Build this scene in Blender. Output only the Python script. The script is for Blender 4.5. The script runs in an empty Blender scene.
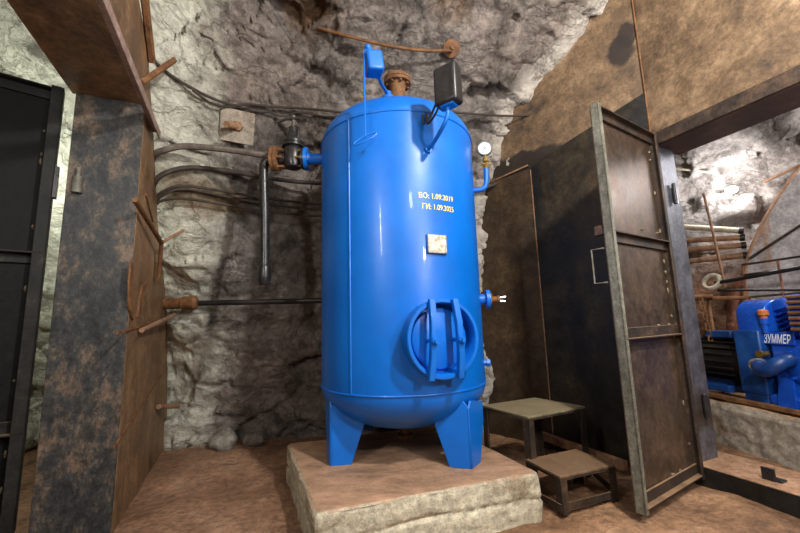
import bpy, bmesh, math, random
from mathutils import Vector, Matrix, noise
random.seed(7)
SC = bpy.context.scene
COL = SC.collection
PI = math.pi
V = Vector

# ------------------------------------------------------------------ materials
class NT:
    def __init__(s, name):
        s.m = bpy.data.materials.new(name); s.m.use_nodes = True
        s.t = s.m.node_tree; s.b = s.t.nodes['Principled BSDF']
        s._pos = None
    def n(s, typ, **k):
        nd = s.t.nodes.new(typ)
        for a, v in k.items(): setattr(nd, a, v)
        return nd
    def lk(s, a, b): s.t.links.new(a, b)
    def pos(s):
        if s._pos is None: s._pos = s.n('ShaderNodeNewGeometry').outputs['Position']
        return s._pos
    def mapped(s, scale=(1, 1, 1), rot=(0, 0, 0)):
        mp = s.n('ShaderNodeMapping'); mp.inputs['Scale'].default_value = scale; mp.inputs['Rotation'].default_value = rot
        s.lk(s.pos(), mp.inputs['Vector']); return mp.outputs[0]
    def noise(s, scale, detail=6, rough=.6, dist=0, stretch=(1, 1, 1), rot=(0, 0, 0)):
        nd = s.n('ShaderNodeTexNoise'); nd.inputs['Scale'].default_value = scale
        nd.inputs['Detail'].default_value = detail; nd.inputs['Roughness'].default_value = rough
        nd.inputs['Distortion'].default_value = dist
        s.lk(s.mapped(stretch, rot), nd.inputs['Vector']); return nd.outputs['Fac']
    def voro(s, scale, feature='DISTANCE_TO_EDGE', stretch=(1, 1, 1), warp=0):
        nd = s.n('ShaderNodeTexVoronoi', feature=feature); nd.inputs['Scale'].default_value = scale
        v = s.mapped(stretch)
        if warp:
            tn = s.n('ShaderNodeTexNoise'); tn.inputs['Scale'].default_value = scale * 1.3; tn.inputs['Detail'].default_value = 5
            s.lk(v, tn.inputs['Vector'])
            a = s.n('ShaderNodeMixRGB', blend_type='LINEAR_LIGHT'); a.inputs[0].default_value = warp
            s.lk(v, a.inputs[1]); s.lk(tn.outputs['Color'], a.inputs[2]); v = a.outputs[0]
        s.lk(v, nd.inputs['Vector']); return nd.outputs['Distance']
    def ramp(s, fac, stops):
        r = s.n('ShaderNodeValToRGB'); e = r.color_ramp.elements
        while len(e) < len(stops): e.new(.5)
        for el, (p, c) in zip(e, stops):
            el.position = p
            el.color = (c, c, c, 1) if not hasattr(c, '__len__') else (*c, 1)
        s.lk(fac, r.inputs[0]); return r.outputs[0]
    def mix(s, fac, a, b, mode='MIX'):
        m = s.n('ShaderNodeMixRGB', blend_type=mode)
        for i, x in ((0, fac), (1, a), (2, b)):
            if hasattr(x, 'is_linked'): s.lk(x, m.inputs[i])
            elif i == 0: m.inputs[0].default_value = x
            else: m.inputs[i].default_value = (*x, 1) if hasattr(x, '__len__') else (x, x, x, 1)
        return m.outputs[0]
    def math(s, op, a, b=0., c=None):
        m = s.n('ShaderNodeMath', operation=op)
        for i, x in enumerate((a, b) if c is None else (a, b, c)):
            if hasattr(x, 'is_linked'): s.lk(x, m.inputs[i])
            else: m.inputs[i].default_value = x
        return m.outputs[0]
    def dot(s, vec, off=(0, 0, 0)):
        a = s.n('ShaderNodeVectorMath', operation='SUBTRACT'); s.lk(s.pos(), a.inputs[0]); a.inputs[1].default_value = off
        d = s.n('ShaderNodeVectorMath', operation='DOT_PRODUCT'); s.lk(a.outputs[0], d.inputs[0]); d.inputs[1].default_value = vec
        return d.outputs['Value']
    def dist(s, p, scale=(1, 1, 1)):
        a = s.n('ShaderNodeVectorMath', operation='SUBTRACT'); s.lk(s.pos(), a.inputs[0]); a.inputs[1].default_value = p
        b = s.n('ShaderNodeVectorMath', operation='MULTIPLY'); s.lk(a.outputs[0], b.inputs[0]); b.inputs[1].default_value = scale
        d = s.n('ShaderNodeVectorMath', operation='LENGTH'); s.lk(b.outputs[0], d.inputs[0]); return d.outputs['Value']
    def upz(s):
        g = s.n('ShaderNodeNewGeometry'); x = s.n('ShaderNodeSeparateXYZ'); s.lk(g.outputs['Normal'], x.inputs[0]); return x.outputs['Z']
    def set(s, color=None, rough=None, metal=None, coat=None, spec=None):
        for nm, x in (('Base Color', color), ('Roughness', rough), ('Metallic', metal), ('Coat Weight', coat), ('Specular IOR Level', spec)):
            if x is None: continue
            if hasattr(x, 'is_linked'): s.lk(x, s.b.inputs[nm])
            else: s.b.inputs[nm].default_value = (*x, 1) if hasattr(x, '__len__') else x
        return s
    def bump(s, h, strength=.4, dist=.02):
        b = s.n('ShaderNodeBump'); b.inputs['Strength'].default_value = strength; b.inputs['Distance'].default_value = dist
        s.lk(h, b.inputs['Height']); s.lk(b.outputs[0], s.b.inputs['Normal']); return s

def patchy(name, stops, scale=4, detail=8, rough=(.5, .8), metal=0., stretch=(1, 1, 1), rot=(0, 0, 0), nr=.65, bump=.25, bd=.004, dist=.3, grime=None, dust=None, grain=1., spec=.5):
    k = NT(name)
    f = k.noise(scale, detail, nr, dist, stretch, rot)
    c = k.ramp(f, stops)
    f2 = k.noise(scale * 4.3, 8, .75)
    c = k.mix(.6 * grain, c, k.ramp(f2, [(.38, .45), (.62, 1.45)]), 'MULTIPLY')
    c = k.mix(.45 * grain, c, k.ramp(k.noise(scale * 16, 4, .75), [(.38, .5), (.62, 1.45)]), 'MULTIPLY')
    if grime:
        g = k.ramp(k.noise(scale * .6, 9, .75, .6), [(grime[0], 0.), (grime[0] + .12, 1.)])
        c = k.mix(g, c, grime[1])
    if dust:
        d = k.math('MULTIPLY', k.ramp(k.upz(), [(.55, 0.), (.9, 1.)]), k.ramp(k.noise(6, 6, .7), [(.3, .35), (.6, 1.)]))
        c = k.mix(d, c, dust)
    k.set(c, k.ramp(f2, [(.3, rough[0]), (.7, rough[1])]), metal, None, spec)
    if bump: k.bump(f2, bump, bd)
    return k.m

M = {}
# rock, with mortar along the right steel bulkhead and a paler band along the left
def rock_mat(name, base, dark, lime, pale_planes=(), stains=(), green=None):
    k = NT(name)
    f = k.noise(1.6, 9, .62, .4)
    c = k.ramp(f, [(.34, dark), (.45, base), (.58, tuple(min(1, x * 1.3) for x in base)), (.7, tuple(min(1, x * 1.7) for x in base))])
    f3 = k.noise(15, 10, .8)
    c = k.mix(.75, c, k.ramp(f3, [(.36, .35), (.64, 1.5)]), 'MULTIPLY')
    cz = k.math('ABSOLUTE', k.math('SUBTRACT', k.noise(2.6, 7, .62, .6, (1, 1, 1.5), (0, .5, 0)), .5))
    crease = k.ramp(cz, [(.0, 0.), (.022, 1.)])
    cz2 = k.ramp(k.math('ABSOLUTE', k.math('SUBTRACT', k.noise(7.5, 7, .65, .4, (1.3, 1, 1), (0, -.6, 0)), .5)), [(.0, 0.), (.03, 1.)])
    warm = k.ramp(k.noise(.9, 4, .5), [(.45, 0.), (.7, .55)])
    c = k.mix(warm, c, k.mix(1., c, (1.12, .95, .82), 'MULTIPLY'))
    for nrm, off, w, col in pale_planes:
        d = k.math('MULTIPLY', k.dot(nrm, off), -1.)
        d = k.math('ADD', d, k.math('MULTIPLY', k.math('SUBTRACT', k.noise(3.5, 8, .7), .5), w * 2.2))
        c = k.mix(k.ramp(d, [(w * .5, 1.), (w * 1.25, 0.)]), c, k.mix(.6, col, k.ramp(f3, [(.3, .5), (.7, 1.25)]), 'MULTIPLY'))
    for p, sc, col in stains:
        d = k.math('ADD', k.dist(p, sc), k.math('MULTIPLY', k.math('SUBTRACT', k.noise(4, 8, .7), .5), 1.0))
        c = k.mix(k.ramp(d, [(.55, .85), (1., 0.)]), c, col)
    cr = k.ramp(k.voro(2.6, warp=.35), [(.0, 0.), (.045, 1.)])
    h = k.math('ADD', k.math('MULTIPLY', k.noise(9, 12, .72, .3, (1, 1, 1.5), (0, .5, 0)), 1.), k.math('MULTIPLY', cr, .05))
    h = k.math('ADD', h, k.math('ADD', k.math('MULTIPLY', crease, .22), k.math('MULTIPLY', cz2, .10)))
    c = k.mix(.38, c, k.mix(k.math('MULTIPLY', crease, 1.), (.35, .30, .26), (1, 1, 1)), 'MULTIPLY')  # cavity darkness painted into the colour along the creases
    h = k.math('ADD', h, k.math('MULTIPLY', k.noise(28, 6, .7), .3))
    k.set(c, .85, 0.); k.bump(h, .9, .05)
    return k.m

LDIR = V((-.4028, .9153, 0)); LP = V((-1.45, 2.016, 0)); LN = V((-.9153, -.4028, 0))   # left bulkhead: along, a point, outward
R1D = V((-.7, .714, 0)).normalized(); HG = V((1.70, 2.32, 0)); R1N = V((.714, .7, 0)).normalized()
R2D = V((.39, -.92, 0)).normalized(); R2N = V((.92, .39, 0)).normalized()
M['rock'] = rock_mat('chamber rock', (.215, .19, .172), (.07, .06, .053), None,
    [(tuple(R1N), tuple(HG), .15, (.58, .53, .47)), (tuple(LN), tuple(LP), .36, (.78, .78, .66))],
    [((-.55, 2.75, 3.35), (2.6, 1.4, 3.0), (.16, .085, .03)), ((.45, 2.72, 3.25), (4, 1.6, 5), (.15, .08, .03)), ((-1.5, 2.7, 1.9), (3, 1.5, 5), (.22, .14, .07))])
M['rock_left'] = rock_mat('pale limed rock', (.46, .48, .39), (.25, .25, .19), None)
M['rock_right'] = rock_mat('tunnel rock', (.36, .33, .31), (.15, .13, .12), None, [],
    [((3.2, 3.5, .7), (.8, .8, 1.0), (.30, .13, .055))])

M['blue'] = (lambda k: k.set(k.ramp(k.noise(3, 6), [(.35, (.0003, .118, .52)), (.7, (.0005, .155, .66))]), k.ramp(k.noise(9, 5), [(.3, .33), (.7, .42)]), 0., .1, .45).bump(k.noise(70, 3, .5), .06, .004).m)(NT('glossy blue enamel'))
M['blue_old'] = patchy('worn navy paint', [(.3, (.003, .022, .10)), (.55, (.005, .055, .25)), (.75, (.02, .09, .30))], 6, rough=(.3, .5), grime=(.60, (.02, .025, .05)), bump=.05, grain=.5)
M['blue_deep'] = patchy('bright machine blue', [(.3, (.004, .04, .34)), (.7, (.008, .09, .52))], 5, rough=(.2, .32), bump=0, grain=.25)
M['rust'] = patchy('rusty brown iron', [(.3, (.075, .032, .012)), (.5, (.16, .07, .025)), (.7, (.26, .13, .05))], 12, rough=(.6, .9), bump=.5)
M['sheet'] = patchy('ochre rusted sheet steel', [(.30, (.035, .026, .022)), (.41, (.115, .073, .042)), (.54, (.175, .112, .062)), (.70, (.27, .185, .11))], 3.2, rough=(.5, .8), metal=.15, grime=(.63, (.06, .055, .06)), bump=.3)
M['sheet_dark'] = patchy('dark mill scale steel', [(.32, (.005, .006, .008)), (.5, (.015, .014, .013)), (.62, (.04, .03, .017)), (.74, (.08, .05, .025))], 2.4, rough=(.38, .62), metal=.35, bump=.2, stretch=(1, 1, .6))
M['sheet_brown'] = patchy('dull brown sheet steel', [(.28, (.02, .015, .011)), (.5, (.06, .037, .019)), (.72, (.11, .07, .035))], 3, rough=(.5, .75), metal=.2, bump=.25)
M['left_sheet'] = patchy('brown stained plate', [(.28, (.05, .036, .03)), (.43, (.16, .092, .048)), (.58, (.26, .15, .075)), (.74, (.36, .22, .12))], 3, rough=(.42, .7), metal=.2, stretch=(1, 1, .55), bump=.25)
M['post'] = patchy('rust patched blue black steel', [(.36, (.010, .011, .012)), (.46, (.030, .033, .036)), (.52, (.055, .052, .048)), (.57, (.14, .10, .072)), (.7, (.21, .15, .105))], 6, detail=15, nr=.82, rough=(.4, .7), metal=.25, stretch=(1, 1, .6), bump=.35, dist=.05)
M['pink_primer'] = patchy('pinkish primed bar', [(.3, (.20, .13, .105)), (.7, (.36, .25, .21))], 8, rough=(.5, .7))
M['purple'] = patchy('purplish primed steel', [(.3, (.03, .018, .018)), (.55, (.075, .042, .038)), (.75, (.12, .07, .055))], 5, rough=(.5, .7), metal=.1, dust=(.30, .19, .11))
M['panel'] = patchy('blued brown door plate', [(.28, (.05, .040, .036)), (.45, (.085, .060, .045)), (.62, (.13, .085, .055)), (.8, (.17, .105, .06))], 2.2, rough=(.30, .50), metal=.55, stretch=(1, 1, .45), bump=.12)
M['blued'] = patchy('blued steel web', [(.3, (.045, .045, .05)), (.5, (.12, .125, .15)), (.7, (.19, .19, .22))], 2.5, rough=(.38, .55), metal=.5, stretch=(1, 1, .3), bump=.15, grime=(.50, (.07, .05, .038)))
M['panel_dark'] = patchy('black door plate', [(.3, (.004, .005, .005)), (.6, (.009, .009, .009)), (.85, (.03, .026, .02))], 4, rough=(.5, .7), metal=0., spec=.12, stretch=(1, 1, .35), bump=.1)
M['frame'] = patchy('dark rusty door frame', [(.3, (.018, .016, .016)), (.5, (.05, .036, .028)), (.72, (.12, .072, .045))], 7, rough=(.45, .7), metal=.4, dust=(.36, .22, .12), bump=.3)
M['stile'] = patchy('grey green steel edge', [(.3, (.075, .07, .05)), (.5, (.16, .155, .12)), (.68, (.21, .21, .165)), (.82, (.17, .10, .06))], 6, rough=(.5, .75), metal=.15, stretch=(1, 1, .4), bump=.25)
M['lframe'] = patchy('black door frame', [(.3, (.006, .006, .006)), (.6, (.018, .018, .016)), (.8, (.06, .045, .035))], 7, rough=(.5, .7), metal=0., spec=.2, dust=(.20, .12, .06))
M['black'] = patchy('black oiled iron', [(.3, (.008, .008, .009)), (.7, (.022, .022, .024))], 9, rough=(.22, .4), bump=.12)
M['plastic'] = patchy('black scuffed plastic', [(.35, (.008, .008, .009)), (.7, (.03, .03, .032))], 14, rough=(.3, .5), bump=.05, stretch=(1, 1, .3))
M['pipe_dark'] = patchy('black pipe', [(.3, (.006, .006, .007)), (.7, (.02, .017, .015))], 6, rough=(.35, .6), bump=.1)
M['pipe_grey'] = patchy('dusty grey brown hose', [(.3, (.06, .05, .042)), (.7, (.17, .14, .115))], 8, rough=(.5, .8), bump=.2)
M['cable'] = patchy('dusty black cable', [(.3, (.02, .016, .013)), (.7, (.07, .052, .04))], 8, rough=(.6, .85), bump=.1)
M['brass'] = patchy('brass', [(.3, (.35, .20, .05)), (.7, (.62, .42, .12))], 9, rough=(.25, .45), metal=.9, bump=.05)
M['chrome'] = patchy('bright steel', [(.3, (.35, .35, .36)), (.7, (.7, .7, .7))], 9, rough=(.2, .4), metal=.9, bump=.05)
M['dial'] = NT('white dial').set((.62, .70, .72), .35).m
M['ink'] = NT('dial ink').set((.02, .02, .03), .5).m
M['yellow'] = NT('yellow stencil paint').set((.82, .70, .10), .5).m
M['white_paint'] = NT('white stencil paint').set((.75, .78, .82), .5).m
M['orange'] = patchy('rusty orange cap', [(.3, (.30, .07, .015)), (.7, (.55, .18, .05))], 14, rough=(.4, .6))
M['plate'] = patchy('scratched riveted plate', [(.3, (.16, .12, .07)), (.48, (.42, .38, .30)), (.65, (.66, .65, .60))], 40, rough=(.4, .6), metal=.3, bump=.4)
M['weld'] = patchy('weld spatter', [(.3, (.12, .10, .07)), (.7, (.28, .22, .15))], 30, rough=(.4, .7), metal=.5)
M['tread'] = patchy('olive step plate', [(.3, (.10, .085, .045)), (.55, (.20, .185, .105)), (.8, (.27, .20, .12))], 5, rough=(.5, .75), metal=.1, dust=(.24, .19, .11))
M['tread_brown'] = patchy('brown worn step plate', [(.3, (.09, .06, .035)), (.55, (.20, .13, .075)), (.8, (.30, .23, .15))], 9, rough=(.4, .7), metal=.25, stretch=(1, .35, 1), dust=(.24, .145, .08))
M['duct'] = patchy('grey sheet with rust runs', [(.3, (.30, .15, .07)), (.42, (.33, .31, .31)), (.7, (.46, .46, .48))], 2.4, rough=(.5, .7), metal=.1, stretch=(2.2, 2.2, .4), bump=.1)
M['straw'] = patchy('pale rope', [(.3, (.35, .30, .22)), (.7, (.68, .62, .50))], 20, rough=(.8, .9))
M['redrust'] = patchy('red rusted steel', [(.3, (.16, .055, .03)), (.7, (.36, .15, .085))], 7, rough=(.6, .8))
M['wood'] = patchy('raw rusty beam', [(.3, (.20, .10, .05)), (.7, (.42, .25, .15))], 8, rough=(.6, .85))

def ground_mat():
    k = NT('trodden ochre floor')
    f = k.noise(1.3, 8, .65, .3)
    c = k.ramp(f, [(.34, (.10, .05, .026)), (.45, (.25, .132, .066)), (.57, (.36, .20, .105)), (.70, (.48, .30, .175))])
    c = k.mix(.75, c, k.ramp(k.noise(24, 9, .8), [(.37, .4), (.63, 1.5)]), 'MULTIPLY')
    wet = k.ramp(k.noise(2.3, 5, .6, .5), [(.62, 0.), (.68, .75)])
    c = k.mix(wet, c, (.075, .042, .027))
    pink = k.ramp(k.dot((1, 0, 0), (-.5, 0, 0)), [(.0, 1.), (.5, 0.)])
    c = k.mix(k.math('MULTIPLY', pink, .6), c, k.mix(1., c, (.92, .92, 1.12), 'MULTIPLY'))
    h = k.math('ADD', k.noise(9, 9, .7), k.math('MULTIPLY', k.noise(45, 5, .7), .35))
    k.set(c, k.ramp(k.noise(4, 5), [(.35, .45), (.65, .85)])); k.bump(h, .85, .04)
    return k.m
M['ground'] = ground_mat()
def conc_mat(name, side, stainc, dustc, dustmin=.6):
    k = NT(name)
    f = k.noise(3, 8, .7, .4, (1, 1, 1.6))
    c = k.ramp(f, [(.3, stainc), (.46, side), (.66, tuple(x * 1.2 for x in side))])
    c = k.mix(.75, c, k.ramp(k.noise(24, 9, .8), [(.37, .4), (.63, 1.45)]), 'MULTIPLY')
    pits = k.ramp(k.voro(19, 'F1', warp=.3), [(.16, .2), (.30, 1.)])
    c = k.mix(.5, c, pits, 'MULTIPLY')
    d = k.ramp(k.upz(), [(dustmin, 0.), (.9, 1.)])
    dc = k.mix(.75, dustc, k.ramp(k.noise(4, 12, .8, .3, (1, 1.8, 1)), [(.36, .4), (.64, 1.7)]), 'MULTIPLY')
    c = k.mix(d, c, dc)
    k.set(c, .85); k.bump(k.math('ADD', k.noise(12, 9, .7), k.math('MULTIPLY', pits, .2)), .55, .02)
    return k.m
M['plinth'] = conc_mat('pale rough concrete', (.50, .46, .35), (.22, .16, .09), (.32, .19, .115))
M['ledge'] = conc_mat('old cast concrete', (.30, .26, .21), (.17, .11, .065), (.36, .22, .12))
def emis(name, col, st):
    k = NT(name); k.b.inputs['Emission Color'].default_value = (*col, 1); k.b.inputs['Emission Strength'].default_value = st; return k.m
M['bulb'] = emis('lit lamp glass', (1, .96, .92), 60)
# upper right sheet: same rusted steel with one burnt blotch
def blotch_mat():
    k = NT('rusted sheet with burnt blotch')
    f = k.noise(3.2, 8, .65, .3)
    c = k.ramp(f, [(.30, (.035, .026, .022)), (.41, (.115, .073, .042)), (.54, (.175, .112, .062)), (.70, (.27, .185, .11))])
    c = k.mix(.6, c, k.ramp(k.noise(14, 8, .75), [(.38, .45), (.62, 1.45)]), 'MULTIPLY')
    c = k.mix(.45, c, k.ramp(k.noise(50, 4, .75), [(.38, .5), (.62, 1.45)]), 'MULTIPLY')
    for p, sc in (((1.62, 2.40, 2.82), (10, 10, 7.5)), ((1.66, 2.36, 2.92), (14, 14, 9)), ((1.05, 3.0, 2.25), (2.4, 2.4, 9))):
        d = k.math('ADD', k.dist(p, sc), k.math('MULTIPLY', k.math('SUBTRACT', k.noise(6, 8, .7), .5), 1.1))
        c = k.mix(k.ramp(d, [(.75, .92), (1.02, 0.)]), c, (.018, .013, .011))
    k.set(c, .65, .15); k.bump(k.noise(16, 5, .7), .3, .004); return k.m
M['blotch'] = blotch_mat()

# ------------------------------------------------------------------ mesh builder
def frame_of(d):
    d = d.normalized(); u = d.orthogonal().normalized() if abs(d.z) > .99 else V((0, 0, 1)).cross(d).normalized()
    return d, u, d.cross(u)
class MB:
    def __init__(s): s.v = []; s.f = []
    def add(s, vs, fs):
        o = len(s.v); s.v += [V(x) for x in vs]; s.f += [tuple(i + o for i in f) for f in fs]; return s
    def box(s, c, sx, sy=None, sz=None, ax=None):
        """box about centre c; ax = three direction vectors"""
        c = V(c); ax = ax or (V((1, 0, 0)), V((0, 1, 0)), V((0, 0, 1)))
        a, b, d = [V(x) * h / 2 for x, h in zip(ax, (sx, sy, sz))]
        vs = [c + i * a + j * b + k * d for k in (-1, 1) for j in (-1, 1) for i in (-1, 1)]
        fs = [(0, 2, 3, 1), (4, 5, 7, 6), (0, 1, 5, 4), (2, 6, 7, 3), (0, 4, 6, 2), (1, 3, 7, 5)]
        return s.add(vs, fs)
    def prism(s, poly, off):
        off = V(off); n = len(poly); p = [V(x) for x in poly]
        return s.add(p + [x + off for x in p], [tuple(range(n))[::-1], tuple(range(n, 2 * n))] + [(i, (i + 1) % n, (i + 1) % n + n, i + n) for i in range(n)])
    def tube(s, pts, r, seg=10, closed=False, smooth=0):
        P = [V(p) for p in pts]
        for _ in range(smooth):
            Q = [P[0]]
            for a, b in zip(P, P[1:]): Q += [a.lerp(b, .25), a.lerp(b, .75)]
            Q.append(P[-1]); P = Q
        n = len(P); rr = r if hasattr(r, '__len__') else [r] * n
        vs = []; u = None
        for i in range(n):
            a = P[(i - 1) % n] if (closed or i) else P[i]; b = P[(i + 1) % n] if (closed or i < n - 1) else P[i]
            d = (b - a).normalized()
            u = frame_of(d)[1] if u is None else (u - d * u.dot(d)).normalized()
            w = d.cross(u)
            R = rr[min(i, len(rr) - 1)]
            vs += [P[i] + (u * math.cos(t) + w * math.sin(t)) * R for t in [2 * PI * k / seg for k in range(seg)]]
        fs = []
        for i in range(n if closed else n - 1):
            j = (i + 1) % n
            fs += [(i * seg + k, i * seg + (k + 1) % seg, j * seg + (k + 1) % seg, j * seg + k) for k in range(seg)]
        if not closed: fs += [tuple(range(seg))[::-1], tuple(range((n - 1) * seg, n * seg))]
        return s.add(vs, fs)
    def lathe(s, o, axis, prof, seg=24):
        """prof: list of (radius, height along the axis)"""
        o = V(o); d, u, w = frame_of(V(axis)); vs = []; fs = []
        for r, h in prof:
            r = max(r, .0004)
            vs += [o + d * h + (u * math.cos(t) + w * math.sin(t)) * r for t in [2 * PI * k / seg for k in range(seg)]]
        n = len(prof)
        for i in range(n - 1):
            fs += [(i * seg + k, i * seg + (k + 1) % seg, (i + 1) * seg + (k + 1) % seg, (i + 1) * seg + k) for k in range(seg)]
        fs += [tuple(range(seg))[::-1], tuple(range((n - 1) * seg, n * seg))]
        return s.add(vs, fs)
    def cyl(s, a, b, r, seg=16, r2=None):
        a, b = V(a), V(b); return s.lathe(a, b - a, [(r, 0), (r if r2 is None else r2, (b - a).length)], seg)
    def sphere(s, c, r, seg=16, sc=(1, 1, 1)):
        n = seg // 2; c = V(c); m = MB().lathe((0, 0, 0), (0, 0, 1), [(r * math.sin(PI * i / n), -r * math.cos(PI * i / n)) for i in range(n + 1)], seg)
        return s.add([c + V((v.x * sc[0], v.y * sc[1], v.z * sc[2])) for v in m.v], m.f)
WL = {}
def obj(name, mb, mat, parent=None, loc=None, bevel=0, bseg=2, angle=38, shade=True):
    me = bpy.data.meshes.new(name)
    L = V(loc) if loc is not None else (WL[parent.name] if parent else V((0, 0, 0)))
    me.from_pydata([v - L for v in mb.v], [], mb.f); me.validate(); me.update()
    bm = bmesh.new(); bm.from_mesh(me); bmesh.ops.recalc_face_normals(bm, faces=bm.faces); bm.to_mesh(me); bm.free()
    if shade:
        me.polygons.foreach_set('use_smooth', [True] * len(me.polygons)); me.set_sharp_from_angle(angle=math.radians(angle))
    me.materials.append(M[mat] if isinstance(mat, str) else mat)
    o = bpy.data.objects.new(name, me); COL.objects.link(o)
    if parent:
        o.parent = parent; o.location = L - WL[parent.name]
    else: o.location = L
    WL[o.name] = L
    if bevel:
        b = o.modifiers.new('bevel', 'BEVEL'); b.width = bevel; b.segments = bseg; b.limit_method = 'ANGLE'; b.angle_limit = math.radians(40)
    return o
def thing(name, label, cat, loc, group=None):
    o = bpy.data.objects.new(name, None); COL.objects.link(o); o.location = loc; o.empty_display_size = .1
    WL[o.name] = V(loc); return tag(o, label, cat, group)
def tag(o, label, cat, group=None, kind=None):
    o['label'] = label; o['category'] = cat
    if group: o['group'] = group
    if kind: o['kind'] = kind
    return o
def struct(o, label, cat='wall'):
    o['kind'] = 'structure'; o['label'] = label; o['category'] = cat; return o
def sstruct(name, label, cat, loc):
    o = thing(name, label, cat, loc); o['kind'] = 'structure'; return o
def plabel(o, l): o['label'] = l; return o
def lerp(a, b, t): return a + (b - a) * t
def sst(a, b, x):
    t = max(0., min(1., (x - a) / (b - a))); return t * t * (3 - 2 * t)
def interp(x, xs, ys):
    if x <= xs[0]: return ys[0]
    for i in range(1, len(xs)):
        if x <= xs[i]: return lerp(ys[i - 1], ys[i], (x - xs[i - 1]) / (xs[i] - xs[i - 1]))
    return ys[-1]

# ------------------------------------------------------------------ rock shells
def nvec(p): return V((noise.noise(p + V((3.7, 1.3, 9.1))), noise.noise(p + V((-5.2, 8.4, 2.6))), noise.noise(p + V((1.9, -7.5, 4.4)))))
def facet(p, scale, tilt, step):
    """blasted rock: every cell is a tilted flat face set in or out from its neighbours"""
    q = p * scale
    dd, pts = noise.voronoi(q)
    c = pts[0]; r = noise.cell_vector(c * 7.3 + V((.5, .5, .5)))
    g = nvec(c * 3.1)
    return ((q - c).dot(g) * tilt + (r.x - .5) * step - .35 * step * (1 - sst(0., .10, dd[1] - dd[0]))) / scale
def rock_disp(p, amp=1.):
    d = .10 * noise.fractal(p * .9, 1., 2.1, 4)
    w = nvec(p * 2.2) * .16 + nvec(p * 7) * .035
    q = V((p.x * .85 + p.z * .5, p.y, p.z * 1.35 - p.x * .4)) + w
    d += facet(q, 1.5, .30, .07) + facet(q + V((3, 1, 7)), 3.4, .34, .085) + facet(q + V((9, 4, 2)), 8.5, .30, .06)
    d += .05 * (noise.ridged_multi_fractal(q * 1.4, .9, 2.2, 4, 1., 2.) - 1.0) * .5
    d += .016 * noise.fractal(p * 7, .8, 2.1, 4)
    return d * amp
def grid_mesh(nu, nv, fn):
    m = MB(); m.v = [fn(i / nu, j / nv) for j in range(nv + 1) for i in range(nu + 1)]
    w = nu + 1
    m.f = [(j * w + i, j * w + i + 1, (j + 1) * w + i + 1, (j + 1) * w + i) for j in range(nv) for i in range(nu)]
    return m
PROF = [(3.34, -.15), (3.33, .5), (3.30, 1.0), (3.28, 1.4), (3.13, 2.18), (2.72, 2.86), (2.36, 3.2), (1.8, 3.5), (1.0, 3.72), (0., 3.85), (-1.6, 3.85)]
def prof_pt(t):       # t in 0..1; 78 % of the rows on the part in view
    lens = [0]
    for a, b in zip(PROF, PROF[1:]): lens.append(lens[-1] + math.dist(a, b))
    vis = lens[7]
    s = t / .8 * vis if t < .8 else vis + (t - .8) / .2 * (lens[-1] - vis)
    i = max(k for k in range(len(PROF) - 1) if lens[k] <= s + 1e-9)
    f = (s - lens[i]) / (lens[i + 1] - lens[i]); a, b = PROF[i], PROF[i + 1]
    return lerp(a[0], b[0], f), lerp(a[1], b[1], f), V((0, -(b[1] - a[1]), (b[0] - a[0]))).normalized()
def bulge(x, z):
    b = interp(z, [0, .78, 1.17, 1.65, 2.15, 2.5, 2.7], [.05, .2, .34, .66, .92, .98, 1.0])
    return b * sst(-.75, -1.65, x)
def back_pt(x, t, rough=1.):
    y, z, n = prof_pt(t)
    p = V((x, y - bulge(x, z) + .16 * sst(.6, 1.1, x), z))
    return p + n * rock_disp(p, rough) * 1.0
def back(u, v): return back_pt(lerp(-3.3, 2.4, u), v)
wb = obj('wall_back', grid_mesh(380, 300, back), 'rock', angle=180)
struct(wb, 'rough grey blasted rock wall arching up behind the blue tank')
from mathutils.bvhtree import BVHTree
BV = BVHTree.FromPolygons([v.co for v in wb.data.vertices], [tuple(p.vertices) for p in wb.data.polygons])
def on_rock(x, z, off=.03):
    h = BV.ray_cast(V((x, .3, z)), V((0, 1, 0)))[0]
    if h is None: h = V((x, 3.3, z))
    return V((x, h.y - off, z))

def side_shell(A, B, prof, nu, nv, amp):
    A, B = V((*A, 0)), V((*B, 0)); d = (B - A); n = V((-d.y, d.x, 0)).normalized()
    L = [0]
    for a, b in zip(prof, prof[1:]): L.append(L[-1] + math.dist(a, b))
    def fn(u, v):
        s = v * L[-1]; i = max(k for k in range(len(prof) - 1) if L[k] <= s + 1e-9)
        f = (s - L[i]) / (L[i + 1] - L[i]); a, b = prof[i], prof[i + 1]
        p = A + d * u + n * lerp(a[0], b[0], f) + V((0, 0, lerp(a[1], b[1], f)))
        nn = (n * (b[1] - a[1]) + V((0, 0, -(b[0] - a[0])))).normalized()
        return p - nn * rock_disp(p, amp)
    return grid_mesh(nu, nv, fn)
lp = [(0, -.15), (0, 1.3), (-.12, 2.1), (-.5, 2.9), (-1.1, 3.4), (-2.1, 3.75)]
o = obj('wall_left_tunnel', side_shell((-3.1, -1.6), (-3.1, 4.2), lp, 170, 120, 1.), 'rock_left', angle=180)
struct(o, 'pale limed rock beyond the left steel doorway')
rp = [(0, -.15), (0, 1.5), (.12, 2.2), (.45, 2.9), (1.1, 3.5), (2.1, 3.9), (3.6, 4.0)]
o = obj('wall_right_tunnel', side_shell((1.2, 5.04), (6.6, 1.1), [(-a, b) for a, b in rp], 230, 160, 1.), 'rock_right', angle=180)
struct(o, 'brightly lit rock of the side tunnel behind the compressor')

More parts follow.
